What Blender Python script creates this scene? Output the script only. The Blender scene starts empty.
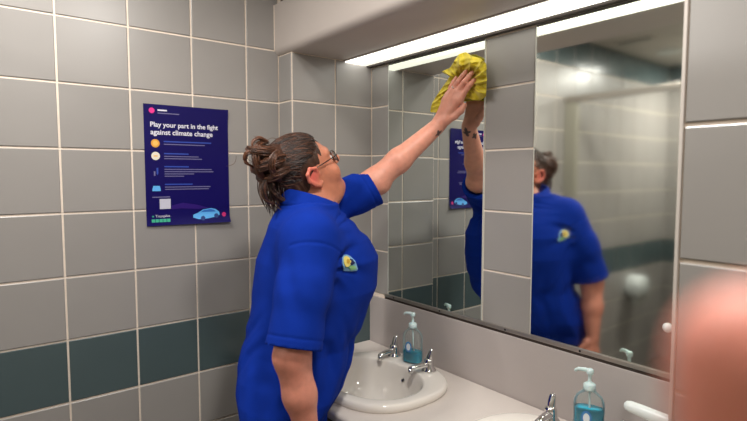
import bpy, bmesh, math, random
import numpy as np
from mathutils import Vector, Matrix

random.seed(7); np.random.seed(7)
scene = bpy.context.scene
COL = scene.collection

# ------------------------------------------------------------------ camera, world, exposure
CAM = np.array([1.741, -1.365, 1.519]); YAW, PITCH, FPX = 2.4729, -0.0688, 516.7
cam_d = bpy.data.cameras.new('camera'); cam = bpy.data.objects.new('camera', cam_d); COL.objects.link(cam)
fw = Vector((math.cos(YAW)*math.cos(PITCH), math.sin(YAW)*math.cos(PITCH), math.sin(PITCH)))
rt = Vector((math.sin(YAW), -math.cos(YAW), 0)); upv = rt.cross(fw)
cam.matrix_world = Matrix(((rt.x, upv.x, -fw.x, CAM[0]), (rt.y, upv.y, -fw.y, CAM[1]), (rt.z, upv.z, -fw.z, CAM[2]), (0, 0, 0, 1)))
cam_d.sensor_width = 36; cam_d.lens = FPX/747*36; cam_d.clip_start = 0.005; cam_d.clip_end = 50
cam_d.dof.use_dof = True; cam_d.dof.focus_distance = 1.6; cam_d.dof.aperture_fstop = 4.4
scene.camera = cam
world = bpy.data.worlds.new('world'); scene.world = world; world.use_nodes = True
world.node_tree.nodes['Background'].inputs[0].default_value = (0.9, 0.95, 1, 1)
world.node_tree.nodes['Background'].inputs[1].default_value = 0.15
vs = scene.view_settings
vs.view_transform = 'Standard'; vs.look = 'None'; vs.gamma = 1; vs.use_curve_mapping = False
vs.exposure = 0.0
CEIL_W = 15.0          # each round ceiling lamp, watts
STRIP_E = 4.0          # emission of the strip diffuser over the mirrors

def upx(x, y, Y):
    """point on the plane Y at a measured direction (used once, to read sizes off the calibrated camera)"""
    d = np.array(fw) + np.array(rt)*(x-373.5)/FPX - np.array(upv)*(y-210.5)/FPX
    return CAM + d*(Y-CAM[1])/d[1]

# ------------------------------------------------------------------ materials
def srgb(*c):
    return tuple(((v/255)/12.92 if v/255 <= .04045 else ((v/255+.055)/1.055)**2.4) for v in c)+(1,)
MATS = {}
def mat(name, col, rough=.5, metal=0, spec=.5, noise=0, nscale=20, bump=0, bscale=80, emit=None, estr=0, trans=0, ior=1.45,
        rand=0, sss=0, attr=None, coat=0, stretch=None, sheen=0):
    if name in MATS: return MATS[name]
    m = bpy.data.materials.new(name); m.use_nodes = True; nt = m.node_tree; b = nt.nodes['Principled BSDF']
    b.inputs['Roughness'].default_value = rough; b.inputs['Metallic'].default_value = metal
    b.inputs['Specular IOR Level'].default_value = spec; b.inputs['IOR'].default_value = ior
    b.inputs['Transmission Weight'].default_value = trans; b.inputs['Coat Weight'].default_value = coat
    b.inputs['Sheen Weight'].default_value = sheen
    if sss:
        b.inputs['Subsurface Weight'].default_value = sss; b.inputs['Subsurface Radius'].default_value = (1, .35, .2)
        b.inputs['Subsurface Scale'].default_value = .008
    src = None
    if attr:
        a = nt.nodes.new('ShaderNodeAttribute'); a.attribute_name = attr; src = a.outputs['Color']
    else:
        r = nt.nodes.new('ShaderNodeRGB'); r.outputs[0].default_value = col; src = r.outputs[0]
    tc = nt.nodes.new('ShaderNodeTexCoord'); vec = tc.outputs['Object']
    if stretch:
        mp = nt.nodes.new('ShaderNodeMapping'); mp.inputs['Scale'].default_value = stretch
        nt.links.new(vec, mp.inputs['Vector']); vec = mp.outputs[0]
    if noise:
        n = nt.nodes.new('ShaderNodeTexNoise'); n.inputs['Scale'].default_value = nscale; n.inputs['Detail'].default_value = 4
        nt.links.new(vec, n.inputs['Vector'])
        mr = nt.nodes.new('ShaderNodeMapRange'); mr.inputs[1].default_value = .3; mr.inputs[2].default_value = .7
        mr.inputs[3].default_value = 1-noise; mr.inputs[4].default_value = 1+noise
        nt.links.new(n.outputs[0], mr.inputs[0])
        mx = nt.nodes.new('ShaderNodeVectorMath'); mx.operation = 'SCALE'
        nt.links.new(src, mx.inputs[0]); nt.links.new(mr.outputs[0], mx.inputs['Scale']); src = mx.outputs[0]
    if rand:
        oi = nt.nodes.new('ShaderNodeObjectInfo')
        mr = nt.nodes.new('ShaderNodeMapRange'); mr.inputs[3].default_value = 1-rand; mr.inputs[4].default_value = 1+rand
        nt.links.new(oi.outputs['Random'], mr.inputs[0])
        mx = nt.nodes.new('ShaderNodeVectorMath'); mx.operation = 'SCALE'
        nt.links.new(src, mx.inputs[0]); nt.links.new(mr.outputs[0], mx.inputs['Scale']); src = mx.outputs[0]
    nt.links.new(src, b.inputs['Base Color'])
    if bump:
        n = nt.nodes.new('ShaderNodeTexNoise'); n.inputs['Scale'].default_value = bscale; n.inputs['Detail'].default_value = 3
        nt.links.new(vec, n.inputs['Vector'])
        bp = nt.nodes.new('ShaderNodeBump'); bp.inputs['Strength'].default_value = bump; bp.inputs['Distance'].default_value = .004
        nt.links.new(n.outputs[0], bp.inputs['Height']); nt.links.new(bp.outputs[0], b.inputs['Normal'])
    if emit:
        b.inputs['Emission Color'].default_value = emit; b.inputs['Emission Strength'].default_value = estr
    MATS[name] = m
    return m

M_TILE = mat('grey_tile', srgb(151, 147, 143), .30, noise=.03, nscale=3, bump=.05, bscale=9, rand=.025)
M_TEAL = mat('teal_tile', srgb(76, 90, 92), .2, noise=.04, nscale=3, bump=.05, bscale=9, rand=.03)
M_GROUT = mat('grout', srgb(236, 221, 205), .8, noise=.05, nscale=40, bump=.1, bscale=300)
M_LAM = mat('grey_laminate', srgb(196, 186, 179), .42, noise=.02, nscale=5)
M_SPLASH = mat('splash_laminate', srgb(181, 172, 168), .35, noise=.02, nscale=400)
M_COUNTER = mat('counter_laminate', srgb(212, 203, 196), .33, noise=.025, nscale=500)
M_DARK = mat('dark_bronze', srgb(58, 48, 42), .4)
M_PLASTER = mat('ceiling_paint', srgb(200, 194, 184), .7, noise=.02, nscale=6)
M_FLOOR = mat('floor_vinyl', srgb(84, 76, 70), .5, noise=.12, nscale=120)
M_CERAMIC = mat('ceramic', srgb(232, 226, 218), .08, coat=.3)
M_CHROME = mat('chrome', (.78, .78, .78, 1), .08, metal=1)
M_ALU = mat('aluminium', srgb(176, 168, 160), .3, metal=.8)
M_HOLE = mat('dark_hole', srgb(20, 18, 17), .6)
M_WHITEP = mat('white_plastic', srgb(226, 232, 230), .3)
M_PANEL = mat('cubicle_panel', srgb(150, 146, 132), .4)

# ------------------------------------------------------------------ mesh helpers
def link(name, me, material=None, parent=None, smooth=False):
    o = bpy.data.objects.new(name, me); COL.objects.link(o)
    if material is not None and not me.materials: me.materials.append(material)
    if parent is not None: o.parent = parent
    if smooth and len(me.polygons): me.polygons.foreach_set('use_smooth', [True]*len(me.polygons))
    return o
def tag(o, label=None, cat=None, group=None, kind=None):
    if label: o['label'] = label
    if cat: o['category'] = cat
    if group: o['group'] = group
    if kind: o['kind'] = kind
    return o
def empty(name, loc=(0, 0, 0)):
    o = bpy.data.objects.new(name, None); COL.objects.link(o); o.location = loc; o.empty_display_size = .05
    return o
def put(o, parent):
    """parent without moving: the children's coordinates here are world coordinates"""
    o.parent = parent; o.matrix_parent_inverse = Matrix.Translation(parent.location).inverted()
    return o
def setw(o, parent, M):
    o.parent = parent; o.matrix_parent_inverse = Matrix.Translation(parent.location).inverted(); o.matrix_basis = M
    return o
def bm_mesh(name, bm):
    me = bpy.data.meshes.new(name); bm.to_mesh(me); bm.free(); return me
def box_me(name, lo, hi, bev=0, seg=2):
    bm = bmesh.new(); bmesh.ops.create_cube(bm, size=1)
    lo, hi = Vector(lo), Vector(hi)
    for v in bm.verts: v.co = Vector(((v.co[i]+.5)*(hi[i]-lo[i])+lo[i] for i in range(3)))
    if bev: bmesh.ops.bevel(bm, geom=bm.edges[:], offset=bev, segments=seg, profile=.5, affect='EDGES')
    return bm_mesh(name, bm)
def box(name, lo, hi, m, parent=None, bev=0, seg=2):
    o = link(name, box_me(name, lo, hi, bev, seg), m, None, False)
    if parent is not None: put(o, parent)
    return o
def ring_loft(name, rings, cap0=True, cap1=True, closed=True):
    V = [tuple(p) for r in rings for p in r]; n = len(rings[0]); F = []
    for i in range(len(rings)-1):
        for j in range(n if closed else n-1):
            k = (j+1) % n
            F.append((i*n+j, i*n+k, (i+1)*n+k, (i+1)*n+j))
    if cap0: F.append(tuple(range(n-1, -1, -1)))
    if cap1: F.append(tuple((len(rings)-1)*n+j for j in range(n)))
    me = bpy.data.meshes.new(name); me.from_pydata(V, [], F); me.update()
    return me
def lathe_me(name, prof, c=(0, 0, 0), n=40, sx=1, sy=1):
    rings = [[(c[0]+r*sx*math.cos(t), c[1]+r*sy*math.sin(t), c[2]+z) for t in (2*math.pi*j/n for j in range(n))] for r, z in prof]
    return ring_loft(name, rings)
def tube_data(pts, rad, n=8):
    pts = [Vector(p) for p in pts]; N = len(pts); R = rad if hasattr(rad, '__len__') else [rad]*N
    rings = []; prev = None
    for i, p in enumerate(pts):
        t = (pts[min(i+1, N-1)]-pts[max(i-1, 0)]).normalized()
        a = prev if prev is not None else (Vector((0, 0, 1)) if abs(t.z) < .9 else Vector((1, 0, 0)))
        x = (a-t*a.dot(t)).normalized(); prev = x; y = t.cross(x)
        rings.append([p+(x*math.cos(q)+y*math.sin(q))*R[i] for q in (2*math.pi*j/n for j in range(n))])
    return rings
def tube(name, pts, rad, m, parent=None, n=8):
    o = link(name, ring_loft(name, tube_data(pts, rad, n)), m, None, True)
    if parent is not None: put(o, parent)
    return o
def flip_check(me):
    bm = bmesh.new(); bm.from_mesh(me); bmesh.ops.recalc_face_normals(bm, faces=bm.faces[:]); bm.to_mesh(me); bm.free()
    return me

# ------------------------------------------------------------------ the setting
D_LEFT, D_ALC, P_Y, P_X = -.1043, -.3815, -.532, 1.420
CEIL, BACK, RIGHT = 2.395, -3.15, 2.9
MIR_Z0, MIR_Z1 = 1.025, 1.965
def struct(o, label=None): return tag(o, label, None, None, 'structure')

floor = struct(box('floor', (-.25, BACK-.1, -.1), (RIGHT+.1, .12, 0), M_FLOOR))
ceiling = struct(box('ceiling', (-.25, BACK-.1, CEIL), (RIGHT+.1, .12, CEIL+.1), M_PLASTER))
wall_left = struct(box('wall_left', (-.25, BACK, 0), (D_LEFT, .12, CEIL), M_GROUT))
wall_alcove = struct(box('wall_alcove', (D_LEFT, D_ALC, 0), (0, .12, 1.98), M_GROUT))
wall_mirror = struct(box('wall_mirror', (0, 0, 0), (P_X, .12, 1.98), M_GROUT))
wall_pillar = struct(box('wall_pillar', (P_X, P_Y, 0), (RIGHT, .12, CEIL), M_GROUT))
wall_back = struct(box('wall_back', (-.25, BACK-.1, 0), (RIGHT+.1, BACK, CEIL), M_GROUT))
wall_right = struct(box('wall_right', (RIGHT, BACK, 0), (RIGHT+.1, .12, CEIL), M_LAM))

TILE_CACHE = {}
def tile_me(w, h, m, t=.003, bv=.0018):
    k = (round(w, 4), round(h, 4), m.name)
    if k not in TILE_CACHE:
        a, b = w/2, h/2
        V = [(sx*a, sy*b, 0) for sx, sy in ((-1, -1), (1, -1), (1, 1), (-1, 1))]
        V += [(sx*a, sy*b, t-bv*.7) for sx, sy in ((-1, -1), (1, -1), (1, 1), (-1, 1))]
        V += [(sx*(a-bv), sy*(b-bv), t) for sx, sy in ((-1, -1), (1, -1), (1, 1), (-1, 1))]
        F = [(8, 9, 10, 11)]
        for q in (0, 4):
            F += [(q+j, q+(j+1) % 4, q+4+(j+1) % 4, q+4+j) for j in range(4)]
        me = bpy.data.meshes.new('tile'); me.from_pydata(V, [], F); me.materials.append(m); TILE_CACHE[k] = me
    return TILE_CACHE[k]
G = .0031   # half a joint
def tiles(parent, org, U, N, ue, ve, matf):
    """tiles between the joint positions ue (along U) and ve (heights), on a plane through org facing N"""
    U, N, W = Vector(U), Vector(N), Vector((0, 0, 1))
    flip = U.cross(W).dot(N) < 0
    X = -U if flip else U
    for i in range(len(ue)-1):
        for j in range(len(ve)-1):
            w, h = ue[i+1]-ue[i]-2*G, ve[j+1]-ve[j]-2*G
            if w < .01 or h < .01: continue
            o = bpy.data.objects.new('tile', tile_me(w, h, matf(j, ve[j]))); COL.objects.link(o)
            c = Vector(org)+U*((ue[i]+ue[i+1])/2)+W*((ve[j]+ve[j+1])/2)
            M = Matrix((X, W, N)).transposed().to_4x4(); M.translation = c
            # a hair of unevenness from tile to tile
            M = M @ Matrix.Rotation(random.uniform(-.0025, .0025), 4, 'X') @ Matrix.Rotation(random.uniform(-.0025, .0025), 4, 'Y')
            o.parent = parent; o.matrix_world = M
def rowmat(j, z): return M_TEAL if (abs(z-.8) < .01 or z > 2.15) else M_TILE
TW = .20501
ycols = [D_ALC] ; y = -.5172
while y > BACK: ycols.append(y); y -= TW
ycols.append(BACK); ycols = ycols[::-1]
rows_full = [k*.2 for k in range(12)]+[CEIL]
tiles(wall_left, (D_LEFT, 0, 0), (0, 1, 0), (1, 0, 0), ycols, rows_full, rowmat)
arows = [.2*k for k in range(10)]+[1.98]
tiles(wall_alcove, (0, D_ALC, 0), (1, 0, 0), (0, -1, 0), [D_LEFT+.004, 0], arows, rowmat)
tiles(wall_alcove, (0, 0, 0), (0, 1, 0), (1, 0, 0), [D_ALC, -.185, 0], arows, rowmat)
mrows = [MIR_Z0-.01, 1.2, 1.4, 1.6, 1.8, MIR_Z1]
tiles(wall_mirror, (0, 0, 0), (1, 0, 0), (0, -1, 0), [0.003, .1145], mrows, rowmat)
tiles(wall_mirror, (0, 0, 0), (1, 0, 0), (0, -1, 0), [.6125, .803], mrows, rowmat)
prows = [.2*k for k in range(12)]+[CEIL]
tiles(wall_pillar, (0, P_Y, 0), (1, 0, 0), (0, -1, 0), [P_X+.002]+[P_X+.002+.205*k for k in range(1, 8)], [0]+[z-.008 for z in prows[1:-1]]+[CEIL], lambda j, z: M_TILE)
tiles(wall_pillar, (P_X, 0, 0), (0, 1, 0), (-1, 0, 0), [P_Y, P_Y+.2, P_Y+.4, 0], prows[:10], lambda j, z: M_TILE)
brow = [.2*k for k in range(12)]+[CEIL]
tiles(wall_back, (0, BACK, 0), (1, 0, 0), (0, 1, 0), [D_LEFT+TW*k for k in range(9)], brow, rowmat)
struct(box('trim_1', (P_X-.0015, P_Y-.0045, 0), (P_X+.003, P_Y+.002, CEIL), mat('tile_edge_trim', srgb(206, 198, 190), .4)), 'pale edge strip down the corner of the tiled pillar')

# bulkhead box over the mirrors, rounded lower front edge
bm = bmesh.new(); YF, ZB, ZT, RR = -.399, 1.98, 2.172, .03
prof = [(0.0, ZB), (YF+RR, ZB)]+[(YF+RR-RR*math.sin(a), ZB+RR-RR*math.cos(a)) for a in (math.pi/2*k/8 for k in range(1, 9))]+[(YF, ZT), (0.0, ZT)]
ringA = [(D_LEFT+.002, a, b) for a, b in prof]; ringB = [(P_X, a, b) for a, b in prof]
me = flip_check(ring_loft('bulkhead', [ringA, ringB])); bm.free()
bulk = struct(link('bulkhead', me, M_LAM), 'grey boxed-in bulkhead with a rounded lower edge above the mirrors')
for p in bulk.data.polygons: p.use_smooth = len(p.vertices) == 4 and abs(p.normal.x) < .5
try: bulk.data.set_sharp_from_angle(angle=math.radians(25))
except Exception: pass
struct(box('wall_over_bulkhead', (D_LEFT, YF+.03, ZT), (P_X, .1, CEIL), mat('painted_recess_shade', srgb(96, 84, 74), .6)), 'board set back above the bulkhead, coloured dark for the shade in the recess')  # dark taupe puts the shade of the recess into the board's colour
struct(box('trim_2', (D_LEFT+.001, YF-.002, ZB+.02), (D_LEFT+.005, YF+.004, ZT), M_GROUT), 'pale sealant line where the bulkhead meets the tiled wall')

# ------------------------------------------------------------------ strip light under the bulkhead
strip = tag(empty('strip_light', (.7, -.083, 1.98)), 'long ribbed white strip light under the grey bulkhead', 'light')
xs = np.arange(-.001+.004, P_X-.004, .004); rings = []
for i, x in enumerate(xs):
    dz = .0012 if i % 2 else 0
    rings.append([(x, -.138, 1.979), (x, -.134, 1.9715-dz), (x, -.084, 1.970-dz), (x, -.034, 1.9715-dz), (x, -.030, 1.979)])
dif = link('diffuser', flip_check(ring_loft('diffuser', rings)), mat('lit_diffuser', srgb(240, 240, 232), .5, emit=srgb(252, 252, 246), estr=STRIP_E))
dif.data.materials.append(mat('lit_diffuser_rib_shade', srgb(225, 225, 215), .5, emit=srgb(250, 246, 228), estr=STRIP_E*.25))  # rib shading painted in as weaker emission on every other face
for i, p in enumerate(dif.data.polygons):
    if p.index // 5 % 2: p.material_index = 1
put(dif, strip)
box('housing', (.0, -.143, 1.976), (P_X-.002, -.137, 1.9835), M_ALU, strip)
dt = box('shadow_gap_trim', (.004, -.028, 1.966), (P_X-.002, -.0065, 1.982), M_DARK, strip)

# ------------------------------------------------------------------ mirrors and the rail under them
def mirror(x0, x1, rough, tint, label):
    t = tag(empty('wall_mirror_panel', ((x0+x1)/2, -.002, MIR_Z0)), label, 'mirror', 'mirrors over the basins')
    g = box('glass', (x0, -.005, MIR_Z0), (x1, -.0002, MIR_Z1), mat('mirror_silver_%d' % int(x0*100), tint, rough, metal=1), t)
    e = .0022
    for a, b in (((x0-e, -.0056, MIR_Z0), (x0, -.0002, MIR_Z1)), ((x1, -.0056, MIR_Z0), (x1+e, -.0002, MIR_Z1))):
        box('edge', a, b, mat('mirror_edge', srgb(205, 206, 198), .3), t)
    return t
mirror(.1185, .6105, .015, (.80, .85, .82, 1), 'mirror being wiped with the yellow cloth, left of the tiled strip')
mirror(.8065, 1.4185, .058, (.86, .89, .83, 1), 'hazy wet mirror between the tiled strip and the pillar')
rail = tag(empty('mirror_rail', (.75, -.006, 1.015)), 'narrow metal rail running along the bottom of both mirrors', 'rail')
box('channel', (.100, -.011, 1.012), (P_X-.002, -.0003, 1.0245), M_ALU, rail, .0015)
box('lip', (.100, -.0085, 1.0035), (P_X-.002, -.0003, 1.0115), M_DARK, rail)
for x in (.16, .42, .715, .975, 1.25):
    o = link('screw', lathe_me('screw', [(0.0005, -.001), (.0034, -.001), (.0034, .0012), (.002, .002), (.0005, .002)], n=12), M_HOLE, None, True)
    setw(o, rail, Matrix.Translation((x, -.0105, 1.0185)) @ Matrix.Rotation(math.pi/2, 4, 'X'))
disc = link('suction_disc', lathe_me('suction_disc', [(.001, 0), (.011, 0), (.012, .002), (.008, .006), (.004, .009), (.001, .0095)], n=24), M_WHITEP, None, True)
disc.matrix_world = Matrix.Translation((1.203, -.0053, 1.139)) @ Matrix.Rotation(math.pi/2, 4, 'X')
tag(disc, 'small round white plastic disc stuck low on the hazy mirror', 'disc')

# ------------------------------------------------------------------ counter, backsplash
CT = .807; CF = -.525
def superell(cx, cy, a, b, n, z, N=72, rot=0):
    out = []
    for j in range(N):
        t = 2*math.pi*j/N; c, s = math.cos(t), math.sin(t)
        k = (abs(c)**n+abs(s)**n)**(-1/n)
        out.append((cx+a*k*c, cy+b*k*s, z))
    return out
BAS = [(.385, -.28), (1.05, -.28)]
cm = box_me('worktop', (.002, CF, CT-.034), (P_X-.002, -.013, CT), 0)
counter = link('vanity_counter', cm, M_COUNTER)
mod = counter.modifiers.new('b', 'BEVEL'); mod.width = .011; mod.segments = 4; mod.limit_method = 'ANGLE'
cut = []
for c in BAS:
    o = link('cut', flip_check(ring_loft('cut', [superell(c[0], c[1], .215, .185, 2.5, CT-.1), superell(c[0], c[1], .215, .185, 2.5, CT+.1)])))
    m_ = counter.modifiers.new('c', 'BOOLEAN'); m_.object = o; m_.operation = 'DIFFERENCE'; m_.solver = 'EXACT'; cut.append(o)
bpy.context.view_layer.update(); dg = bpy.context.evaluated_depsgraph_get()
new = bpy.data.meshes.new_from_object(counter.evaluated_get(dg)); counter.modifiers.clear(); counter.data = new
if not new.materials: new.materials.append(M_COUNTER)
for o in cut: bpy.data.objects.remove(o)
tag(counter, 'long pale counter with rounded front edge holding the two white basins', 'counter')
apron = box('front_panel', (.004, CF+.045, .42), (P_X-.004, CF+.063, CT-.033), mat('apron_laminate', srgb(70, 64, 60), .5)); put(apron, counter)
tag(box('backsplash', (.002, -.012, CT-.02), (P_X-.002, -.0003, 1.003), M_SPLASH, None, .002), 'smooth grey splash panel between the counter and the mirror rail', 'panel')

def basin(c, label):
    t = tag(empty('wash_basin', (c[0], c[1], CT)), label, 'basin', 'white oval basins')
    cx, cy = c; icx, icy = cx-.004, cy-.022
    R = []
    def mix(f, z, a=.24, b=.21): R.append(superell(cx, cy, a*f, b*f, 2.5, z))
    mix(.93, CT-.02); mix(.985, CT+.001); mix(.998, CT+.006); mix(1.0, CT+.013); mix(.994, CT+.020); mix(.975, CT+.0245); mix(.95, CT+.026)
    def inn(f, z, g): # g blends outer shape to the inner ellipse
        R.append(superell(cx*(1-g)+icx*g, cy*(1-g)+icy*g, .195*f, .148*f, 2.5-.35*g, z))
    inn(1.05, CT+.0255, 1); inn(1.02, CT+.024, 1); inn(1.0, CT+.018, 1); inn(.975, CT+.004, 1); inn(.93, CT-.03, 1); inn(.85, CT-.065, 1)
    inn(.72, CT-.095, 1); inn(.52, CT-.116, 1); inn(.3, CT-.127, 1); inn(.12, CT-.131, 1)
    o = link('bowl', flip_check(ring_loft('bowl', R, cap0=False)), M_CERAMIC, None, True); put(o, t)
    d = link('drain', lathe_me('drain', [(.001, -.002), (.023, -.002), (.023, .002), (.018, .003), (.016, 0), (.001, -.0005)], (icx, icy, CT-.128), 28), M_CHROME, None, True); put(d, t)
    ov = link('overflow', lathe_me('overflow', [(.001, 0), (.0085, 0), (.0085, .003), (.0065, .0035), (.006, .001), (.001, .001)], n=20), M_CHROME, None, True)
    setw(ov, t, Matrix.Translation((icx+.01, icy+.148*.945, CT-.022)) @ Matrix.Rotation(math.radians(68), 4, 'X'))
    h = link('overflow_hole', lathe_me('overflow_hole', [(.0005, 0), (.006, 0), (.006, .0012), (.0005, .0012)], n=16), M_HOLE, None, True)
    h.parent = ov; h.matrix_parent_inverse = Matrix(); h.location = (0, 0, .0008)
    return t
basin(BAS[0], 'white oval wash basin in front of the woman')
basin(BAS[1], 'white oval wash basin nearest the pillar, cut off by the frame')

def tap(x, yv, ang, label):
    t = tag(empty('basin_tap', (x, yv, CT+.0264)), label, 'tap', 'chrome lever taps')
    z0 = 0
    b = link('body', lathe_me('body', [(.001, 0), (.023, 0), (.0235, .004), (.019, .009), (.016, .014), (.0155, .030), (.0145, .036), (.010, .040), (.001, .041)], n=28), M_CHROME, t, True)
    sp = []
    for s, (u, z, w, h) in enumerate(((-.004, .020, .0115, .011), (.02, .021, .0115, .0095), (.045, .0215, .0105, .0075), (.062, .020, .0098, .0065), (.070, .0165, .0092, .0075), (.073, .009, .0085, .005))):
        sp.append([(w*math.cos(q)*(1 if abs(math.cos(q)) > .0 else 1), -u, z+h*math.sin(q)) for q in (2*math.pi*k/16 for k in range(16))])
    link('spout', flip_check(ring_loft('spout', sp)), M_CHROME, t, True)
    nz = link('nozzle', lathe_me('nozzle', [(.001, -.006), (.0068, -.006), (.0075, -.003), (.0075, .010), (.001, .010)], (0, -.068, .008), 20), M_CHROME, t, True)
    lv = []
    for z, w, dpt, yo in ((.034, .010, .0095, .002), (.042, .0105, .009, .003), (.052, .0095, .007, .005), (.062, .0085, .0055, .008), (.068, .007, .0045, .010), (.070, .004, .003, .011)):
        lv.append([(w*math.copysign(abs(math.cos(q))**.7, math.cos(q)), yo+dpt*math.copysign(abs(math.sin(q))**.7, math.sin(q)), z) for q in (2*math.pi*k/20 for k in range(20))])
    link('lever', flip_check(ring_loft('lever', lv)), M_CHROME, t, True)
    t.rotation_euler = (0, 0, ang); t.scale = (1.1, 1.1, 1.1)
    return t
tap(.282, -.112, math.radians(6), 'chrome lever tap beside the woman, left of the nearly empty soap bottle')
tap(.472, -.115, math.radians(-12), 'chrome lever tap right of the nearly empty soap bottle')
tap(.951, -.112, math.radians(6), 'chrome lever tap left of the fuller blue soap bottle')
tap(1.147, -.115, math.radians(-12), 'chrome lever tap right of the fuller blue soap bottle')

# ------------------------------------------------------------------ soap bottles
def glassy(name, col, rough=.03, ior=1.3, mixf=.94):
    """thin clear plastic: mostly lets light straight through, with a gloss on top"""
    if name in MATS: return MATS[name]
    m = bpy.data.materials.new(name); m.use_nodes = True; nt = m.node_tree; nt.nodes.clear()
    out = nt.nodes.new('ShaderNodeOutputMaterial'); mx = nt.nodes.new('ShaderNodeMixShader')
    tr = nt.nodes.new('ShaderNodeBsdfTransparent'); gl = nt.nodes.new('ShaderNodeBsdfPrincipled')
    fr = nt.nodes.new('ShaderNodeFresnel'); fr.inputs[0].default_value = ior
    ma = nt.nodes.new('ShaderNodeMath'); ma.operation = 'ADD'; ma.inputs[1].default_value = 1-mixf
    nt.links.new(fr.outputs[0], ma.inputs[0])
    tr.inputs[0].default_value = col; gl.inputs['Base Color'].default_value = (.8, .85, .84, 1); gl.inputs['Roughness'].default_value = rough
    nt.links.new(ma.outputs[0], mx.inputs[0]); nt.links.new(tr.outputs[0], mx.inputs[1]); nt.links.new(gl.outputs[0], mx.inputs[2])
    nt.links.new(mx.outputs[0], out.inputs[0]); MATS[name] = m
    return m
M_CLEAR = glassy('clear_plastic', (.93, .96, .95, 1))
M_BLUE = mat('blue_soap', srgb(24, 190, 226), .1, trans=.05, ior=1.35)
M_PUMP = mat('pump_plastic', srgb(205, 226, 226), .3, sss=.1)
def soap(x, yv, z, fill, rot, label):
    t = tag(empty('soap_bottle', (x, yv, z)), label, 'soap bottle', 'pump soap bottles')
    P = [(.78, 0), (.96, .003), (1, .010), (1, .03), (.97, .06), (1, .085), (.97, .100), (.80, .113), (.52, .122), (.42, .127), (.40, .134)]
    def body(name, s, prof, m):
        rings = [superell(0, 0, .038*f*s, .025*f*s+(.004*(1-f)), 2.6, zz, 36) for f, zz in prof]
        return link(name, flip_check(ring_loft(name, rings)), m, t, True)
    body('bottle', 1, P, M_CLEAR)
    zf = fill; pts = [(f, zz) for f, zz in P if zz < zf-.004]
    fe = np.interp(zf, [q[1] for q in P], [q[0] for q in P]); pts.append((fe, zf))
    body('liquid', .93, [(f, zz+.002) for f, zz in pts], M_BLUE)
    lab = link('label_print', ring_loft('label_print', [[(.013*math.cos(q), 0, .062+.020*math.sin(q)) for q in (2*math.pi*k/28 for k in range(28))],
                                            [(.008*math.cos(q), -.0004, .062+.014*math.sin(q)) for q in (2*math.pi*k/28 for k in range(28))]], False, False), mat('label_blue', srgb(60, 130, 190), .4), t)
    lab.location = (-.004, -.0262, 0)
    lc = link('label_centre', lathe_me('label_centre', [(.0005, 0), (.008, 0), (.008, .0005), (.0005, .0005)], n=24), mat('label_white', srgb(225, 232, 236), .4), t)
    lc.matrix_local = Matrix.Translation((-.004, -.0262, .062)) @ Matrix.Rotation(math.pi/2, 4, 'X') @ Matrix.Scale(1.6, 4, (0, 1, 0))
    pm = link('pump', lathe_me('pump', [(.001, .128), (.0145, .128), (.015, .131), (.015, .143), (.012, .146), (.0065, .148), (.0055, .150), (.0045, .152), (.0045, .168), (.008, .170), (.009, .174), (.009, .181), (.006, .184), (.001, .1845)], n=24), M_PUMP, t, True)
    noz = link('nozzle', ring_loft('nozzle', tube_data([(0, 0, .178), (-.012, 0, .180), (-.028, 0, .1795), (-.034, 0, .176), (-.036, 0, .172)], [.006, .0055, .0045, .004, .0035], 12)), M_PUMP, pm, True)
    tb = link('dip_tube', ring_loft('dip_tube', tube_data([(0, 0, .130), (.002, 0, .07), (.008, 0, .012)], .0026, 8)), M_PUMP, pm, True)
    t.rotation_euler = (0, 0, rot)
    return t
soap(.372, -.100, CT+.0262, .040, math.radians(20), 'nearly empty clear pump bottle of blue soap between two taps')
soap(1.062, -.112, CT+.0262, .078, math.radians(25), 'fuller clear pump bottle of blue soap near the pillar')

# white spray bottle beyond the second basin
sb = tag(empty('spray_bottle', (1.325, -.075, CT)), 'white plastic spray bottle head at the bottom edge by the pillar', 'spray bottle')
o = link('bottle', flip_check(ring_loft('bottle', [superell(0, 0, .036*f, .024*f, 2.6, z, 36) for f, z in ((.9, 0), (1, .005), (1, .07), (.85, .085), (.5, .095), (.42, .102))])), M_WHITEP, sb, True)
hd = []
for u, z, w, h in ((u_, z_-.006, w_*1.15, h_*1.2) for u_, z_, w_, h_ in ((.03, .118, .010, .012), (.0, .122, .014, .020), (-.04, .128, .0145, .018), (-.09, .136, .0135, .014), (-.140, .143, .0135, .0125), (-.166, .146, .0125, .0115), (-.176, .146, .010, .009), (-.180, .146, .005, .005))):
    hd.append([(u, w*math.cos(q), z+h*math.sin(q)) for q in (2*math.pi*k/20 for k in range(20))])
o = link('spray_head', flip_check(ring_loft('spray_head', hd)), M_WHITEP, sb, True)
tube('trigger', [(1.325-.05, -.081, CT+.12), (1.325-.062, -.082, CT+.10), (1.325-.058, -.082, CT+.075)], [.006, .005, .004], M_WHITEP, sb)
sb.rotation_euler = (0, 0, math.radians(7))

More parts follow.
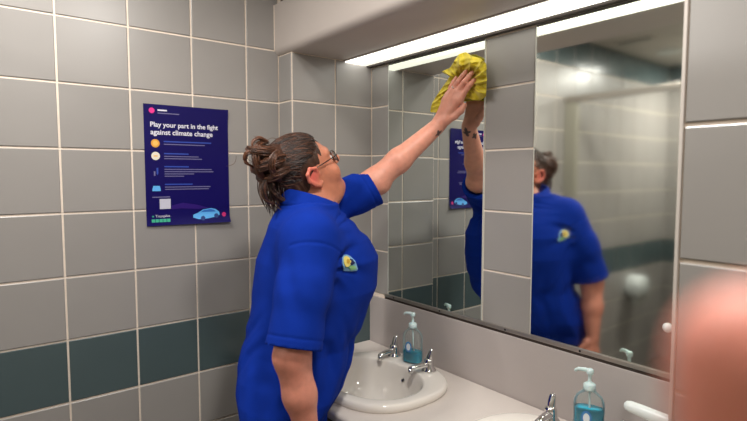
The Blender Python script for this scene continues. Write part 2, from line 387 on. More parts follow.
# ------------------------------------------------------------------ signed-distance modelling for the figure
class Field:
    def __init__(s, lo, hi, h):
        s.lo = np.array(lo, np.float32); s.h = h
        s.n = np.ceil((np.array(hi)-lo)/h).astype(int)+1
        s.d = np.full(s.n, .05, np.float32)
    def _sl(s, lo, hi):
        a = np.clip(np.floor((np.array(lo)-s.lo)/s.h).astype(int), 0, s.n); b = np.clip(np.ceil((np.array(hi)-s.lo)/s.h).astype(int)+1, 0, s.n)
        return tuple(slice(i, j) for i, j in zip(a, b)), a, b
    def op(s, fn, lo, hi, k=.01, mode='add'):
        m = k+3*s.h+.006
        sl, a, b = s._sl(np.array(lo)-m, np.array(hi)+m)
        if min(b-a) <= 0: return s
        ax = [s.lo[i]+s.h*np.arange(a[i], b[i], dtype=np.float32) for i in range(3)]
        X, Y, Z = np.meshgrid(*ax, indexing='ij', sparse=True)
        e = fn(X, Y, Z).astype(np.float32); cur = s.d[sl]
        if mode == 'add':
            q = np.maximum(k-np.abs(cur-e), 0)/k; s.d[sl] = np.minimum(cur, e)-q*q*k*.25
        else:
            e = -e; q = np.maximum(k-np.abs(cur-e), 0)/k; s.d[sl] = np.maximum(cur, e)+q*q*k*.25
        return s
    def cone(s, a, b, r1, r2, k=.01, mode='add', clip=None):
        a = np.array(a, float); b = np.array(b, float); ab = b-a; L = float(ab@ab)
        def fn(X, Y, Z):
            t = np.clip(((X-a[0])*ab[0]+(Y-a[1])*ab[1]+(Z-a[2])*ab[2])/L, 0, 1)
            d = np.sqrt((X-a[0]-t*ab[0])**2+(Y-a[1]-t*ab[1])**2+(Z-a[2]-t*ab[2])**2)-(r1+(r2-r1)*t)
            if clip is not None:
                p, n = clip; d = np.maximum(d, (X-p[0])*n[0]+(Y-p[1])*n[1]+(Z-p[2])*n[2])
            return d
        R = max(r1, r2)
        return s.op(fn, np.minimum(a, b)-R, np.maximum(a, b)+R, k, mode)
    def chain(s, pts, rad, k=.006, mode='add'):
        for i in range(len(pts)-1): s.cone(pts[i], pts[i+1], rad[i], rad[i+1], k, mode)
        return s
    def ell(s, c, r, R=None, k=.01, mode='add'):
        c = np.array(c, float); r = np.array(r, float); R = np.eye(3) if R is None else np.array(R)  # rows: local axes
        def fn(X, Y, Z):
            dx, dy, dz = X-c[0], Y-c[1], Z-c[2]
            q = [dx*R[i][0]+dy*R[i][1]+dz*R[i][2] for i in range(3)]
            k0 = np.sqrt(sum((q[i]/r[i])**2 for i in range(3))); k1 = np.sqrt(sum((q[i]/r[i]**2)**2 for i in range(3)))
            return k0*(k0-1)/np.maximum(k1, 1e-6)
        return s.op(fn, c-r.max(), c+r.max(), k, mode)
    def mesh(s):
        d = s.d; ins = d < 0; n = s.n
        cnt = np.zeros(n-1, np.uint8)
        for i in (0, 1):
            for j in (0, 1):
                for k in (0, 1):
                    cnt += ins[i:n[0]-1+i, j:n[1]-1+j, k:n[2]-1+k]
        act = np.argwhere((cnt > 0) & (cnt < 8))
        idx = np.full(n-1, -1, np.int32); idx[act[:, 0], act[:, 1], act[:, 2]] = np.arange(len(act))
        corn = [(i, j, k) for i in (0, 1) for j in (0, 1) for k in (0, 1)]
        val = {c: d[act[:, 0]+c[0], act[:, 1]+c[1], act[:, 2]+c[2]] for c in corn}
        acc = np.zeros((len(act), 3), np.float64); w = np.zeros(len(act))
        for c in corn:
            for a in range(3):
                if c[a]: continue
                e = list(c); e[a] = 1; e = tuple(e); va, vb = val[c], val[e]
                m = (va < 0) != (vb < 0); t = np.where(m, va/np.where(m, va-vb, 1), 0)
                p = np.tile(np.array(c, float), (len(act), 1)); p[:, a] = t
                acc[m] += p[m]; w[m] += 1
        V = (act+acc/w[:, None])*s.h+s.lo
        Fs = []
        for a in range(3):
            o1, o2 = [(1, 2), (2, 0), (0, 1)][a]
            A = ins; sl0 = [slice(None)]*3; sl1 = [slice(None)]*3; sl0[a] = slice(0, -1); sl1[a] = slice(1, None)
            x, y_ = A[tuple(sl0)], A[tuple(sl1)]
            E = np.argwhere(x != y_)
            ok = (E[:, o1] > 0) & (E[:, o2] > 0) & (E[:, o1] < n[o1]-1) & (E[:, o2] < n[o2]-1); E = E[ok]
            up_ = A[E[:, 0], E[:, 1], E[:, 2]]
            q = []
            for s1, s2 in ((1, 1), (0, 1), (0, 0), (1, 0)):
                C = E.copy(); C[:, o1] -= s1; C[:, o2] -= s2; q.append(idx[C[:, 0], C[:, 1], C[:, 2]])
            Q = np.stack(q, 1); Q[~up_] = Q[~up_][:, ::-1]; Fs.append(Q)
        F = np.concatenate(Fs); F = F[(F >= 0).all(1)]
        return V, F
def np_mesh(name, V, F):
    me = bpy.data.meshes.new(name); me.vertices.add(len(V)); me.vertices.foreach_set('co', np.asarray(V, np.float32).ravel())
    k = F.shape[1]; me.loops.add(F.size); me.loops.foreach_set('vertex_index', F.astype(np.int32).ravel())
    me.polygons.add(len(F)); me.polygons.foreach_set('loop_start', (np.arange(len(F))*k).astype(np.int32))
    me.polygons.foreach_set('use_smooth', np.ones(len(F), bool))
    me.update(calc_edges=True); me.validate()
    return me
def normals(V, F):
    a = V[F[:, 2]]-V[F[:, 0]]; b = V[F[:, 3]]-V[F[:, 1]]; n = np.cross(a, b); N = np.zeros_like(V)
    for j in range(4): np.add.at(N, F[:, j], n)
    return N/np.maximum(np.linalg.norm(N, axis=1, keepdims=True), 1e-12)
def colour(me, C):
    a = me.color_attributes.new('tint', 'FLOAT_COLOR', 'POINT')
    a.data.foreach_set('color', np.concatenate([C, np.ones((len(C), 1))], 1).astype(np.float32).ravel())
def seg_dist(V, a, b):
    a, b = np.array(a), np.array(b); ab = b-a; t = np.clip((V-a)@ab/(ab@ab), 0, 1)
    return np.linalg.norm(V-a-t[:, None]*ab, axis=1)

# ------------------------------------------------------------------ the woman: joints
RSH = np.array([.560, -.640, 1.350]); REL = np.array([.606, -.732, 1.060]); RWR = np.array([.634, -.700, .835])
LSH = np.array([.275, -.445, 1.395]); LEL = np.array([.366, -.270, 1.500]); LWR = np.array([.478, -.082, 1.690])
NECK = np.array([.402, -.561, 1.410]); HEAD = np.array([.372, -.551, 1.530])
hy, hp, hr = math.radians(10), math.radians(31), math.radians(-6)
HF = np.array([math.sin(hy)*math.cos(hp), math.cos(hy)*math.cos(hp), math.sin(hp)])
HR0 = np.array([math.cos(hy), -math.sin(hy), 0]); HU0 = np.cross(HR0, HF)
HR = HR0*math.cos(hr)+HU0*math.sin(hr); HU = HU0*math.cos(hr)-HR0*math.sin(hr)
HM = np.stack([HR, HF, HU])
def hl(x, y, z): return HEAD+HR*x+HF*y+HU*z
# torso sections: height, centre x, centre y, half width, half depth
TOR = np.array([(.60, .458, -.672, .15, .112), (.76, .458, -.674, .155, .108), (.836, .455, -.672, .162, .114), (.893, .425, -.636, .195, .146), (.949, .398, -.604, .215, .160),
                (1.019, .374, -.570, .218, .166), (1.088, .374, -.540, .220, .174), (1.175, .376, -.516, .220, .188), (1.265, .378, -.508, .215, .184),
                (1.325, .384, -.515, .195, .156), (1.370, .394, -.535, .155, .118), (1.42, .404, -.556, .09, .075)])
TE1 = np.array([.72, -.69]); TE2 = np.array([.69, .72])      # across the shoulders (to her right) and the way her chest faces
def torso_fn(grow, zmin=.60):
    def fn(X, Y, Z):
        z = np.asarray(Z)
        cx, cy, a, b = (np.interp(z, TOR[:, 0], TOR[:, i]).astype(np.float32) for i in (1, 2, 3, 4))
        a = a+grow; b = b+grow
        p = (X-cx)*TE1[0]+(Y-cy)*TE1[1]; q_ = (X-cx)*TE2[0]+(Y-cy)*TE2[1]
        q = np.sqrt((p/a)**2+(q_/b)**2)
        d = (q-1)*np.minimum(a, b)
        return np.maximum(d, np.maximum(Z-1.42, zmin-Z))
    return fn

def hand_joints(W, D, N, S, curls, scale=1, spread=.06, thumb=.5):
    """finger joint chains of a hand: W wrist, D towards the fingers, N out of the back of the hand, S towards the thumb"""
    W, D, N, S = (np.array(v, float) for v in (W, D, N, S)); out = []
    L = [(.042, .026, .021), (.047, .030, .022), (.043, .028, .022), (.034, .020, .019)]; off = [.027, .009, -.009, -.026]; mc = [.088, .090, .086, .079]
    for i in range(4):
        d = D*math.cos(spread*(1.2-i*.8))+S*math.sin(spread*(1.2-i*.8)); p = W+(D*mc[i]+S*off[i])*scale; ch = [p]; ang = 0
        for j in range(3):
            ang += curls[i]*(.8, 1.1, .7)[j]; p = p+(d*math.cos(ang)-N*math.sin(ang))*L[i][j]*scale; ch.append(p)
        out.append(ch)
    a = W+(D*.025+S*.028-N*.006)*scale; b = a+(D*.036+S*.028*thumb*2-N*.012)*scale; c = b+(D*.030+S*.010*thumb*2-N*.008)*scale; e = c+(D*.024+S*.002-N*.006)*scale
    return out, [a, b, c, e]
def add_hand(f, W, D, N, S, chains, th, sc=1):
    W, D, N, S = (np.array(v, float) for v in (W, D, N, S))
    for i, ch in enumerate(chains):
        r = (.0092, .0095, .0090, .0080)[i]*sc
        f.cone(W+D*.012*sc+S*(.010-.007*i)*sc, ch[0], .016*sc, .0125*sc, .012)
        f.chain(ch, [r*1.12, r, r*.92, r*.78], .003)
    f.cone(W+D*.015*sc, th[0], .017*sc, .016*sc, .012); f.chain(th, [.0155*sc, .0115*sc, .0105*sc, .0085*sc], .006)
    f.cone(chains[0][0]-D*.02*sc, chains[3][0]-D*.02*sc, .012*sc, .011*sc, .012)

def unit(v): v = np.array(v, float); return v/np.linalg.norm(v)
# ------------------------------------------------------------------ body (skin), one mesh
B = Field((.16, -.88, .60), (.78, -.005, 1.93), .0032)
B.op(torso_fn(-.026, .79), (.14, -.90, .60), (.68, -.28, 1.42), .03)
B.cone(LSH+np.array([.01, -.01, -.01]), RSH+np.array([-.012, .005, -.005]), .045, .045, .05)
B.cone(NECK+np.array([0, 0, -.03]), hl(0, -.02, -.05), .066, .056, .03)
B.cone(NECK+np.array([.01, .02, -.01]), hl(0, .035, -.085), .05, .046, .03)
# arms
B.cone(RSH, REL, .050, .046, .03); B.cone(REL, RWR*.45+REL*.55, .045, .041, .02); B.cone(RWR*.45+REL*.55, RWR, .041, .0255, .02)
B.cone(LSH, LEL, .052, .043, .03); mid = LEL*.62+LWR*.38+np.array([0, -.004, -.004]); B.cone(LEL, mid, .0425, .040, .02); B.cone(mid, LWR, .040, .0265, .02)
B.ell(LEL+np.array([0, .004, -.016]), (.04, .05, .032), None, .02)
# right hand hanging
rd = unit(RWR-REL); rd = unit(rd+np.array([0, .06, -.2])); rs = unit(np.array([-.25, 1, .1])-rd*(np.array([-.25, 1, .1])@rd)); rn = np.cross(rd, rs); rn = rn if rn[0] > 0 else -rn
ch, th = hand_joints(RWR, rd, rn, rs, [.30, .38, .42, .45], .95)
add_hand(B, RWR, rd, rn, rs, ch, th, .95)
# left hand flat on the cloth: back of the hand towards the room, thumb to the right
def hp_(x, y, Y): return upx(x, y, Y)
lch = [[hp_(462.5, 94.5, -.064), hp_(469, 86, -.058), hp_(474, 81, -.046), hp_(477, 78, -.036)],
       [hp_(457.5, 91.5, -.068), hp_(464.5, 82, -.065), hp_(469, 76.5, -.056), hp_(472, 73, -.047)],
       [hp_(452.5, 91.5, -.067), hp_(458, 82, -.066), hp_(462.5, 76, -.058), hp_(466, 71.5, -.050)],
       [hp_(448, 95, -.063), hp_(451, 87, -.062), hp_(453.5, 82, -.055), hp_(456, 78, -.047)]]
lD = unit(hp_(455, 92, -.066)-LWR); lS = unit(hp_(470, 110, -.06)-hp_(447, 98, -.06)); lS = unit(lS-lD*(lS@lD)); lN = np.cross(lS, lD); lN = lN if lN[1] < 0 else -lN
lth = [LWR+lD*.028+lS*.022, LWR+lD*.052+lS*.040-lN*.008, LWR+lD*.078+lS*.050-lN*.012, LWR+lD*.098+lS*.052-lN*.014]
add_hand(B, LWR, lD, lN, lS, lch, lth, .98)
# head
B.ell(hl(0, -.012, .030), (.074, .096, .086), HM, .02)
B.ell(hl(0, .030, -.030), (.064, .062, .086), HM, .03)
B.ell(hl(0, .040, -.078), (.052, .046, .036), HM, .02)
B.ell(hl(0, .080, -.098), (.020, .017, .017), HM, .02)
B.ell(hl(0, .030, -.108), (.048, .052, .034), HM, .025)
for s in (-1, 1):
    B.ell(hl(.036*s, .062, -.036), (.030, .027, .032), HM, .018)
    B.cone(hl(.012*s, .084, .024), hl(.042*s, .070, .024), .011, .009, .014)
    B.ell(hl(.031*s, .100, .004), (.018, .018, .012), HM, .010, 'sub')
    B.ell(hl(.031*s, .076, .003), (.0125, .0125, .0125), HM, .004)
    B.ell(hl(.011*s, .098, -.026), (.008, .009, .007), HM, .006)
    # ear: rim, lobe and bowl
    e0 = .074; pts = [(e0, .010, -.010), (e0+.007, .006, .014), (e0+.011, -.012, .023), (e0+.015, -.028, .012), (e0+.013, -.030, -.008), (e0+.007, -.018, -.028), (e0+.003, -.004, -.038), (e0, .006, -.034)]
    for i in range(len(pts)-1): B.cone(hl(pts[i][0]*s, *pts[i][1:]), hl(pts[i+1][0]*s, *pts[i+1][1:]), .0052 if i < 5 else .0065, .0052 if i < 4 else .0065, .004)
    B.ell(hl((e0+.002)*s, -.010, -.008), (.006, .018, .026), HM, .006)
B.cone(hl(0, .088, .014), hl(0, .110, -.018), .008, .0125, .012); B.ell(hl(0, .110, -.020), (.012, .011, .010), HM, .008)
B.cone(hl(-.018, .088, -.052), hl(.018, .088, -.052), .0058, .0058, .006); B.cone(hl(-.015, .087, -.064), hl(.015, .087, -.064), .007, .007, .006)
B.cone(hl(-.022, .098, -.058), hl(.022, .098, -.058), .0016, .0016, .002, 'sub')
V, F = B.mesh()
rng = np.random.RandomState(3)
SK = np.array(srgb(212, 146, 124)[:3]); RED = np.array(srgb(204, 118, 100)[:3]); FACE = np.array(srgb(192, 122, 94)[:3])
C = np.tile(SK, (len(V), 1))
def blend(C, w, col): return C*(1-w[:, None])+np.array(col)*w[:, None]
loc = (V-HEAD)@HM.T
C = blend(C, np.clip((V[:, 2]-1.42)/.04, 0, 1)*(V[:, 1] < -.40), FACE)
C = blend(C, .30*np.clip((.70-.0-V[:, 2]+.55)/.1, 0, 1)*(V[:, 0] > .55), RED)
ear = np.exp(-(((loc[:, 1]+.012)/.024)**2+((loc[:, 2])/.032)**2)*1.0)*(np.abs(loc[:, 0]) > .073)
C = blend(C, .9*ear, srgb(212, 98, 88)[:3])
lip = np.exp(-((loc[:, 2]+.058)/.010)**4)*np.exp(-(loc[:, 0]/.022)**4)*(loc[:, 1] > .08)*(np.abs(loc[:, 2]+.058) < .02)
C = blend(C, .8*lip, srgb(170, 84, 80)[:3])
C = blend(C, .45*np.exp(-((V-np.array(ch[1][1]))**2).sum(1)/.002), RED)
# tattoo on the outer left forearm: a small dark winged mark
def seen(cam_, x, y, ysign):
    d = np.array(fw)+np.array(rt)*(x-373.5)/FPX-np.array(upv)*(y-210.5)/FPX; d = unit(d*np.array([1, ysign, 1])); w = V-cam_; t = w@d
    q = np.linalg.norm(w-t[:, None]*d, axis=1); ok = (q < .004) & (V[:, 1] > -.25) & (V[:, 2] > 1.5); j = np.where(ok)[0]
    return V[j[np.argmin(t[j])]]
ta = unit(LWR-LEL)
for tp, size in ((seen(CAM, 439.5, 134, 1), .0125), (seen(CAM*np.array([1, -1, 1]), 467.5, 133.5, -1), .0160)):
    d = V-tp; u = d@ta; tb_ = unit(np.cross(ta, tp-(LEL+ta*((tp-LEL)@ta)))); v_ = d@tb_; w_ = np.linalg.norm(d, axis=1)
    rr_ = np.sqrt((u/size)**2+(v_/(size*.85))**2); ang_ = np.arctan2(v_, u)
    blob = (rr_ < .90+.28*np.sin(4*ang_+.6)) & (w_ < .026)
    C = blend(C, .90*blob, srgb(48, 46, 52)[:3])
# hand creases / knuckles a little redder
for c_ in lch: C = blend(C, .35*np.exp(-(np.linalg.norm(V-c_[1], axis=1)/.009)**2), RED)
body_me = np_mesh('body', V, F); colour(body_me, C)
M_SKIN = mat('skin', None, .45, sss=.12, attr='tint', noise=.07, nscale=60, bump=.12, bscale=260)
person = tag(empty('person', (.44, -.68, 0)), 'woman in a blue polo shirt and glasses reaching up to wipe the mirror', 'person')
put(link('body', body_me, M_SKIN), person)

# eyes and glasses
for s in (-1, 1):
    e = link('eye', lathe_me('eye', [(.0126*math.sin(a)+1e-5, -.0126*math.cos(a)) for a in (math.pi*k/12 for k in range(13))], n=20), mat('eye_white', srgb(222, 214, 208), .15), None, True)
    M = Matrix(((HR[0], -HU[0], HF[0], 0), (HR[1], -HU[1], HF[1], 0), (HR[2], -HU[2], HF[2], 0), (0, 0, 0, 1))); M.translation = hl(.031*s, .0768, .003)
    setw(e, person, M)
    ir = link('iris', lathe_me('iris', [(1e-4, .0124), (.0055, .0116), (.0055, .0122), (1e-4, .0132)], n=20), mat('iris_brown', srgb(52, 38, 30), .15), None, True)
    ir.parent = e
M_FRAME = mat('glasses_frame', srgb(40, 30, 28), .25)
gl = None
for s in (-1, 1):
    pts = []
    for k in range(29):
        t = 2*math.pi*k/28; n_ = 3.2; c, sn = math.cos(t), math.sin(t); q = (abs(c)**n_+abs(sn)**n_)**(-1/n_)
        x = .033*s+.024*q*c; pts.append(hl(x, .104-.25*max(abs(x)-.03, 0)-.004, .000+.017*q*sn))
    if gl is None:
        gl = tube('glasses', pts, .0014, M_FRAME, person, 6)
    else:
        tube('lens_rim', pts, .0014, M_FRAME, gl, 6).matrix_parent_inverse = Matrix()
    o = tube('temple_arm', [hl(.057*s, .096, .008), hl(.070*s, .080, .010), hl(.077*s, .04, .012), hl(.0815*s, .0, .014), hl(.083*s, -.02, .005), hl(.082*s, -.032, -.012)], .0017, M_FRAME, gl, 6); o.matrix_parent_inverse = Matrix()
    o = link('lens', ring_loft('lens', [[Vector(p) for p in pts[:-1]], [Vector(p)-Vector(HF)*.001 for p in pts[:-1]]]), glassy('lens_glass', (.97, .98, .98, 1), .02, 1.3, .97), None, True); o.parent = gl
o = tube('bridge', [hl(-.010, .101, .006), hl(0, .104, .009), hl(.010, .101, .006)], .0016, M_FRAME, gl, 6); o.matrix_parent_inverse = Matrix()
gl.name = 'glasses'; gl['label'] = 'thin dark framed glasses'
gl.matrix_parent_inverse = Matrix.Translation(person.location).inverted()

# ------------------------------------------------------------------ polo shirt
S_ = Field((.12, -.90, .72), (.74, -.16, 1.52), .0036)
S_.op(torso_fn(.002), (.14, -.90, .66), (.68, -.28, 1.42), .03)
S_.cone(LSH+np.array([.01, -.01, -.012]), RSH+np.array([-.03, .01, -.004]), .058, .054, .08)
S_.cone(NECK+np.array([0, -.012, -.045]), NECK+np.array([0, -.004, .004]), .088, .070, .05)
hemR = RSH+(REL-RSH)*.93; nR = unit(REL-RSH+np.array([0, 0, -.02]))
S_.cone(RSH+np.array([-.022, .006, -.004]), RSH+(REL-RSH)*.5, .056, .069, .075); S_.cone(RSH+(REL-RSH)*.42, RSH+(REL-RSH)*1.25, .068, .077, .014, clip=(hemR, nR))
hemL = LSH+(LEL-LSH)*.93; nL = unit(unit(LEL-LSH)+np.array([.12, .1, .12]))
S_.cone(LSH, LSH+(LEL-LSH)*1.3+np.array([0, .0, -.02]), .066, .070, .035, clip=(hemL, nL))
# hems hollow, so the arms come out of the sleeves; hollow neck
S_.cone(RSH+(REL-RSH)*1.02, RSH+(REL-RSH)*1.4, .060, .060, .004, 'sub')
S_.cone(LSH+(LEL-LSH)*1.02+np.array([0, 0, -.008]), LSH+(LEL-LSH)*1.4+np.array([0, 0, -.02]), .056, .058, .004, 'sub')
S_.cone(NECK+np.array([0, .004, -.005]), NECK+np.array([0, .02, .08]), .060, .075, .006, 'sub')
S_.op(lambda X, Y, Z: (Z-.735)+0*X+0*Y, (.1, -.92, .70), (.76, -.16, .74), .004, 'sub')
V, F = S_.mesh(); N = normals(V, F)
def sm(x, a, b): t = np.clip((x-a)/(b-a), 0, 1); return t*t*(3-2*t)
def ridge(p): return np.sin(p)+.35*np.sin(2*p+.8)       # uneven, cloth-like waves
dR, dL = seg_dist(V, RSH, REL), seg_dist(V, LSH, LEL)
onR = (1-sm(dR, .072, .088))*(V[:, 0] > .52); onL = (1-sm(dL, .072, .095))*(V[:, 1] > -.46); tor = (1-onR)*(1-onL)
cxv, cyv = np.interp(V[:, 2], TOR[:, 0], TOR[:, 1]), np.interp(V[:, 2], TOR[:, 0], TOR[:, 2])
th_ = np.arctan2(V[:, 1]-cyv, V[:, 0]-cxv); z_ = V[:, 2]
D_ = np.zeros(len(V))
# hanging folds from the bust and shoulder blades downwards, drifting sideways
D_ += .0046*ridge(9*th_+7*z_+1.3*np.sin(11*z_+2*th_))*(1-sm(z_, .98, 1.20))*tor
# creases round the waist where the body leans forward
D_ += .0034*ridge(62*z_+5*np.sin(2.2*th_)+.8*np.sin(7*th_))*np.exp(-((z_-1.03)/.09)**2)*tor
# pull lines fanning out from the raised arm, and from the right armpit
for c0, k_, amp, reach in (((.33, -.40, 1.37), 8.5, .0052, .17), ((.545, -.575, 1.27), 7.0, .0048, .12)):
    dd = V-np.array(c0); rr = np.linalg.norm(dd, axis=1); ph = np.arctan2(dd[:, 2], dd[:, 0]*.62+dd[:, 1]*.785)
    D_ += amp*ridge(k_*ph+10*rr)*np.exp(-(rr/reach)**2)*sm(rr, .01, .05)*tor
# sleeves: slanting folds round each arm
for A_, B_, w_, k_, amp in ((RSH, REL, onR, 30, .0036), (LSH, LEL, onL, 30, .0042)):
    ax_ = unit(B_-A_); e1 = unit(np.cross(ax_, [.3, .5, .8])); e2 = np.cross(ax_, e1); dd = V-A_; t_ = dd@ax_; an = np.arctan2(dd@e2, dd@e1); L_ = np.linalg.norm(B_-A_)
    D_ += amp*ridge(k_*t_+2.0*np.sin(an+.5)+1.5*np.sin(2*an))*np.exp(-((t_/L_-.45)/.32)**2)*w_
V = V+N*(.95*D_)[:, None]
# seam ridge round the right armhole and stitched hem bands
for c0, nn, rr in ((RSH+(REL-RSH)*.12, unit(REL-RSH+np.array([.12, 0, 0])), .09),):
    pl = (V-c0)@nn; m = (np.abs(pl) < .012) & (np.linalg.norm(V-c0, axis=1) < rr+.02) & (V[:, 0] > .565)
    V = V-N*(.0022*np.exp(-(pl/.0035)**2)*m)[:, None]
for c0, nn, rr in ((hemR, nR, .1), (hemL, nL, .1)):
    pl = (V-c0)@nn; m = (pl > -.035) & (np.linalg.norm(V-c0, axis=1) < rr)
    V = V-N*(.0018*np.exp(-((pl+.025)/.003)**2)*m)[:, None]
M_SHIRT = mat('royal_blue_cotton', srgb(7, 43, 140), .9, spec=.15, noise=.05, nscale=30, bump=.25, bscale=700)
shirt = put(link('polo_shirt', np_mesh('polo_shirt', V, F), M_SHIRT), person)
SHIRT_V, SHIRT_N = V, N
# collar: stand and fall lofted round the neck
def collar_ring(r, dz, n=44, gap=.10):
    out = []
    c = NECK+np.array([.002, .004, .020])
    for j in range(n):
        t = math.pi/2+gap+(2*math.pi-2*gap)*j/(n-1)
        fr = (math.sin(t)+1)/2    # 1 at the throat
        out.append((c[0]+r*1.05*math.cos(t)+.03*fr*0, c[1]+(r+.012*fr)*math.sin(t), c[2]+dz-.030*fr+.018*(1-fr)))
    return out
cr = [collar_ring(.066, .006), collar_ring(.0675, .026), collar_ring(.071, .031), collar_ring(.077, .027), collar_ring(.090, .000), collar_ring(.097, -.012, gap=.16), collar_ring(.094, -.014, gap=.16), collar_ring(.073, .018), collar_ring(.070, .004)]
co = put(link('collar', flip_check(ring_loft('collar', cr, False, False, closed=False)), M_SHIRT, None, True), person)
# embroidered badge on the chest
dB = unit(np.array(fw)+np.array(rt)*(350-373.5)/FPX-np.array(upv)*(262-210.5)/FPX); wB = SHIRT_V-CAM; tB = wB@dB; jB = np.where(np.linalg.norm(wB-tB[:, None]*dB, axis=1) < .006)[0]; i0 = jB[np.argmin(tB[jB])]; P0, N0 = SHIRT_V[i0], SHIRT_N[i0]
near = ((SHIRT_V-P0)**2).sum(1) < .02**2; N0 = unit(SHIRT_N[near].mean(0))
T1 = unit(np.cross([0, 0, 1], N0)); T2 = np.cross(N0, T1)
def patch(name, outline, h, m, parent):
    """a thin embroidered patch that follows the shirt"""
    pts = []
    for (a, b) in outline:
        a, b = a*1.22, b*1.22
        rel = SHIRT_V-P0; tx, ty, tn = rel@T1-a, rel@T2-b, rel@N0
        ok = (tx*tx+ty*ty < .010**2) & (np.abs(tn) < .02) & (SHIRT_N@N0 > .3); off = tn[ok].max() if ok.any() else 0
        pts.append(P0+T1*a+T2*b+N0*(off+h))
    c = sum(pts)/len(pts); Vv = [tuple(p) for p in pts]+[tuple(p-N0*(h+.002)) for p in pts]+[tuple(c)]; n = len(pts)
    Fv = [(i, (i+1) % n, 2*n) for i in range(n)]+[(i, n+i, n+(i+1) % n, (i+1) % n) for i in range(n)]
    me = bpy.data.meshes.new(name); me.from_pydata(Vv, [], Fv); o = link(name, flip_check(me), m)
    if parent is None: put(o, person)
    else: o.parent = parent
    return o
drop = [(-.021+.017*(1-math.cos(t))*0, 0) for t in ()]
def arc(cx, cy, r, a0, a1, n): return [(cx+r*math.cos(math.radians(a0+(a1-a0)*k/n)), cy+r*math.sin(math.radians(a0+(a1-a0)*k/n))) for k in range(n+1)]
outl = arc(-.006, .003, .0185, 62, 262, 16)+[(.010, -.019), (.024, -.0195), (.0265, -.016), (.020, .003), (.009, .016)]
bd = patch('badge', outl, .0012, mat('badge_blue', srgb(120, 165, 205), .7), None); bd['label'] = 'small embroidered badge in pale blue, yellow and green'
patch('badge_yellow', arc(-.008, .006, .0125, 0, 360, 20)[:-1], .0036, mat('badge_yellow', srgb(226, 206, 110), .7), bd)
patch('badge_swirl', arc(-.005, .006, .0055, 0, 360, 12)[:-1], .0044, mat('badge_ochre', srgb(190, 150, 50), .7), bd)
patch('badge_navy', [(.002, .011), (.010, .009), (.016, -.001), (.006, -.004), (.0, .001)], .0040, mat('badge_navy', srgb(24, 34, 80), .7), bd)
patch('badge_green', [(-.003, -.009), (.006, -.005), (.017, -.008), (.020, -.015), (.006, -.016)], .0036, mat('badge_green', srgb(140, 190, 130), .7), bd)

# trousers and shoes (below the frame; they carry the figure)
T_ = Field((.22, -.84, 0.02), (.68, -.46, .80), .007)
T_.ell((.452, -.675, .74), (.155, .122, .11), None, .04)
for sx in (-1, 1):
    T_.cone((.44+.085*sx, -.66, .70), (.44+.085*sx, -.665, .42), .088, .062, .04); T_.cone((.44+.085*sx, -.665, .42), (.44+.085*sx, -.675, .06), .062, .050, .02)
T_.op(lambda X, Y, Z: (Z-.045)+0*X+0*Y, (.2, -.86, 0), (.7, -.4, .05), .004, 'sub')
V, F = T_.mesh()
put(link('trousers', np_mesh('trousers', V, F), mat('black_cotton', srgb(22, 22, 28), .85)), person)
for sx in (-1, 1):
    Sh = Field((.44+.085*sx-.06, -.76, 0), (.44+.085*sx+.06, -.44, .11), .005)
    Sh.cone((.44+.085*sx, -.70, .040), (.44+.085*sx, -.55, .030), .036, .034, .02); Sh.cone((.44+.085*sx, -.68, .06), (.44+.085*sx, -.675, .085), .04, .042, .02)
    Sh.op(lambda X, Y, Z: (Z-.003)+0*X+0*Y, (.2, -.8, -.02), (.7, -.4, .004), .002, 'sub')
    V, F = Sh.mesh(); put(link('shoe', np_mesh('shoe', V, F), mat('black_leather', srgb(20, 19, 19), .4)), person)

# ring on the hand
rp = lch[2][0]*.6+lch[2][1]*.4; ra = unit(lch[2][1]-lch[2][0]); rx = unit(np.cross(ra, [0, 0, 1])); ry = np.cross(ra, rx)
tube('ring', [rp+(rx*math.cos(q)+ry*math.sin(q))*.0100 for q in (2*math.pi*k/20 for k in range(21))], .0013, mat('ring_silver', (.6, .58, .55, 1), .25, metal=1), person, 6)

# ------------------------------------------------------------------ hair: swept-back base, locks and a messy bun
Hf = Field(HEAD-.22, HEAD+.20, .0034)
Hf.ell(hl(0, -.018, .034), (.079, .099, .086), HM, .02)
Hf.ell(hl(0, -.060, -.030), (.066, .050, .055), HM, .03)
Hf.ell(hl(0, .154, -.036), (.10, .090, .10), HM, .02, 'sub')          # the face stays free
for s in (-1, 1): Hf.ell(hl(.088*s, .004, -.022), (.026, .034, .040), HM, .01, 'sub')   # and the ears
Hf.ell(hl(.020, -.086, .086), (.050, .042, .050), HM, .03)
V, F = Hf.mesh(); N = normals(V, F)
nz_ = np.sin(V@np.array([210., 60, 90])+3*np.sin(V@np.array([30., 70, 45])))*.0012+np.sin(V@np.array([-90., 330, 150]))*.0007
V = V+N*nz_[:, None]
RB = [V]; RF = [F]; off = len(V); HC = [np.zeros(len(V))+.25]
def add_lock(pts, r, shade, n=5):
    global off
    P = [Vector(p) for p in pts]; m = len(P); rad = [r*(.45+.75*math.sin(math.pi*min(1, .12+.8*i/(m-1)))) for i in range(m)]
    rings = tube_data(P, rad, n); v = np.array([[c for c in p] for q in rings for p in q])
    f = [(i*n+j, i*n+(j+1) % n, (i+1)*n+(j+1) % n, (i+1)*n+j) for i in range(m-1) for j in range(n)]
    RB.append(v); RF.append(np.array(f)+off); off += len(v); HC.append(np.full(len(v), shade))
def skull(dv, lift=1.0):
    r = np.array([.0805, .103, .0885])*lift; q = dv/np.linalg.norm(dv); k = 1/np.linalg.norm(q/r); p = q*k
    return hl(p[0], p[1]-.018, p[2]+.034)
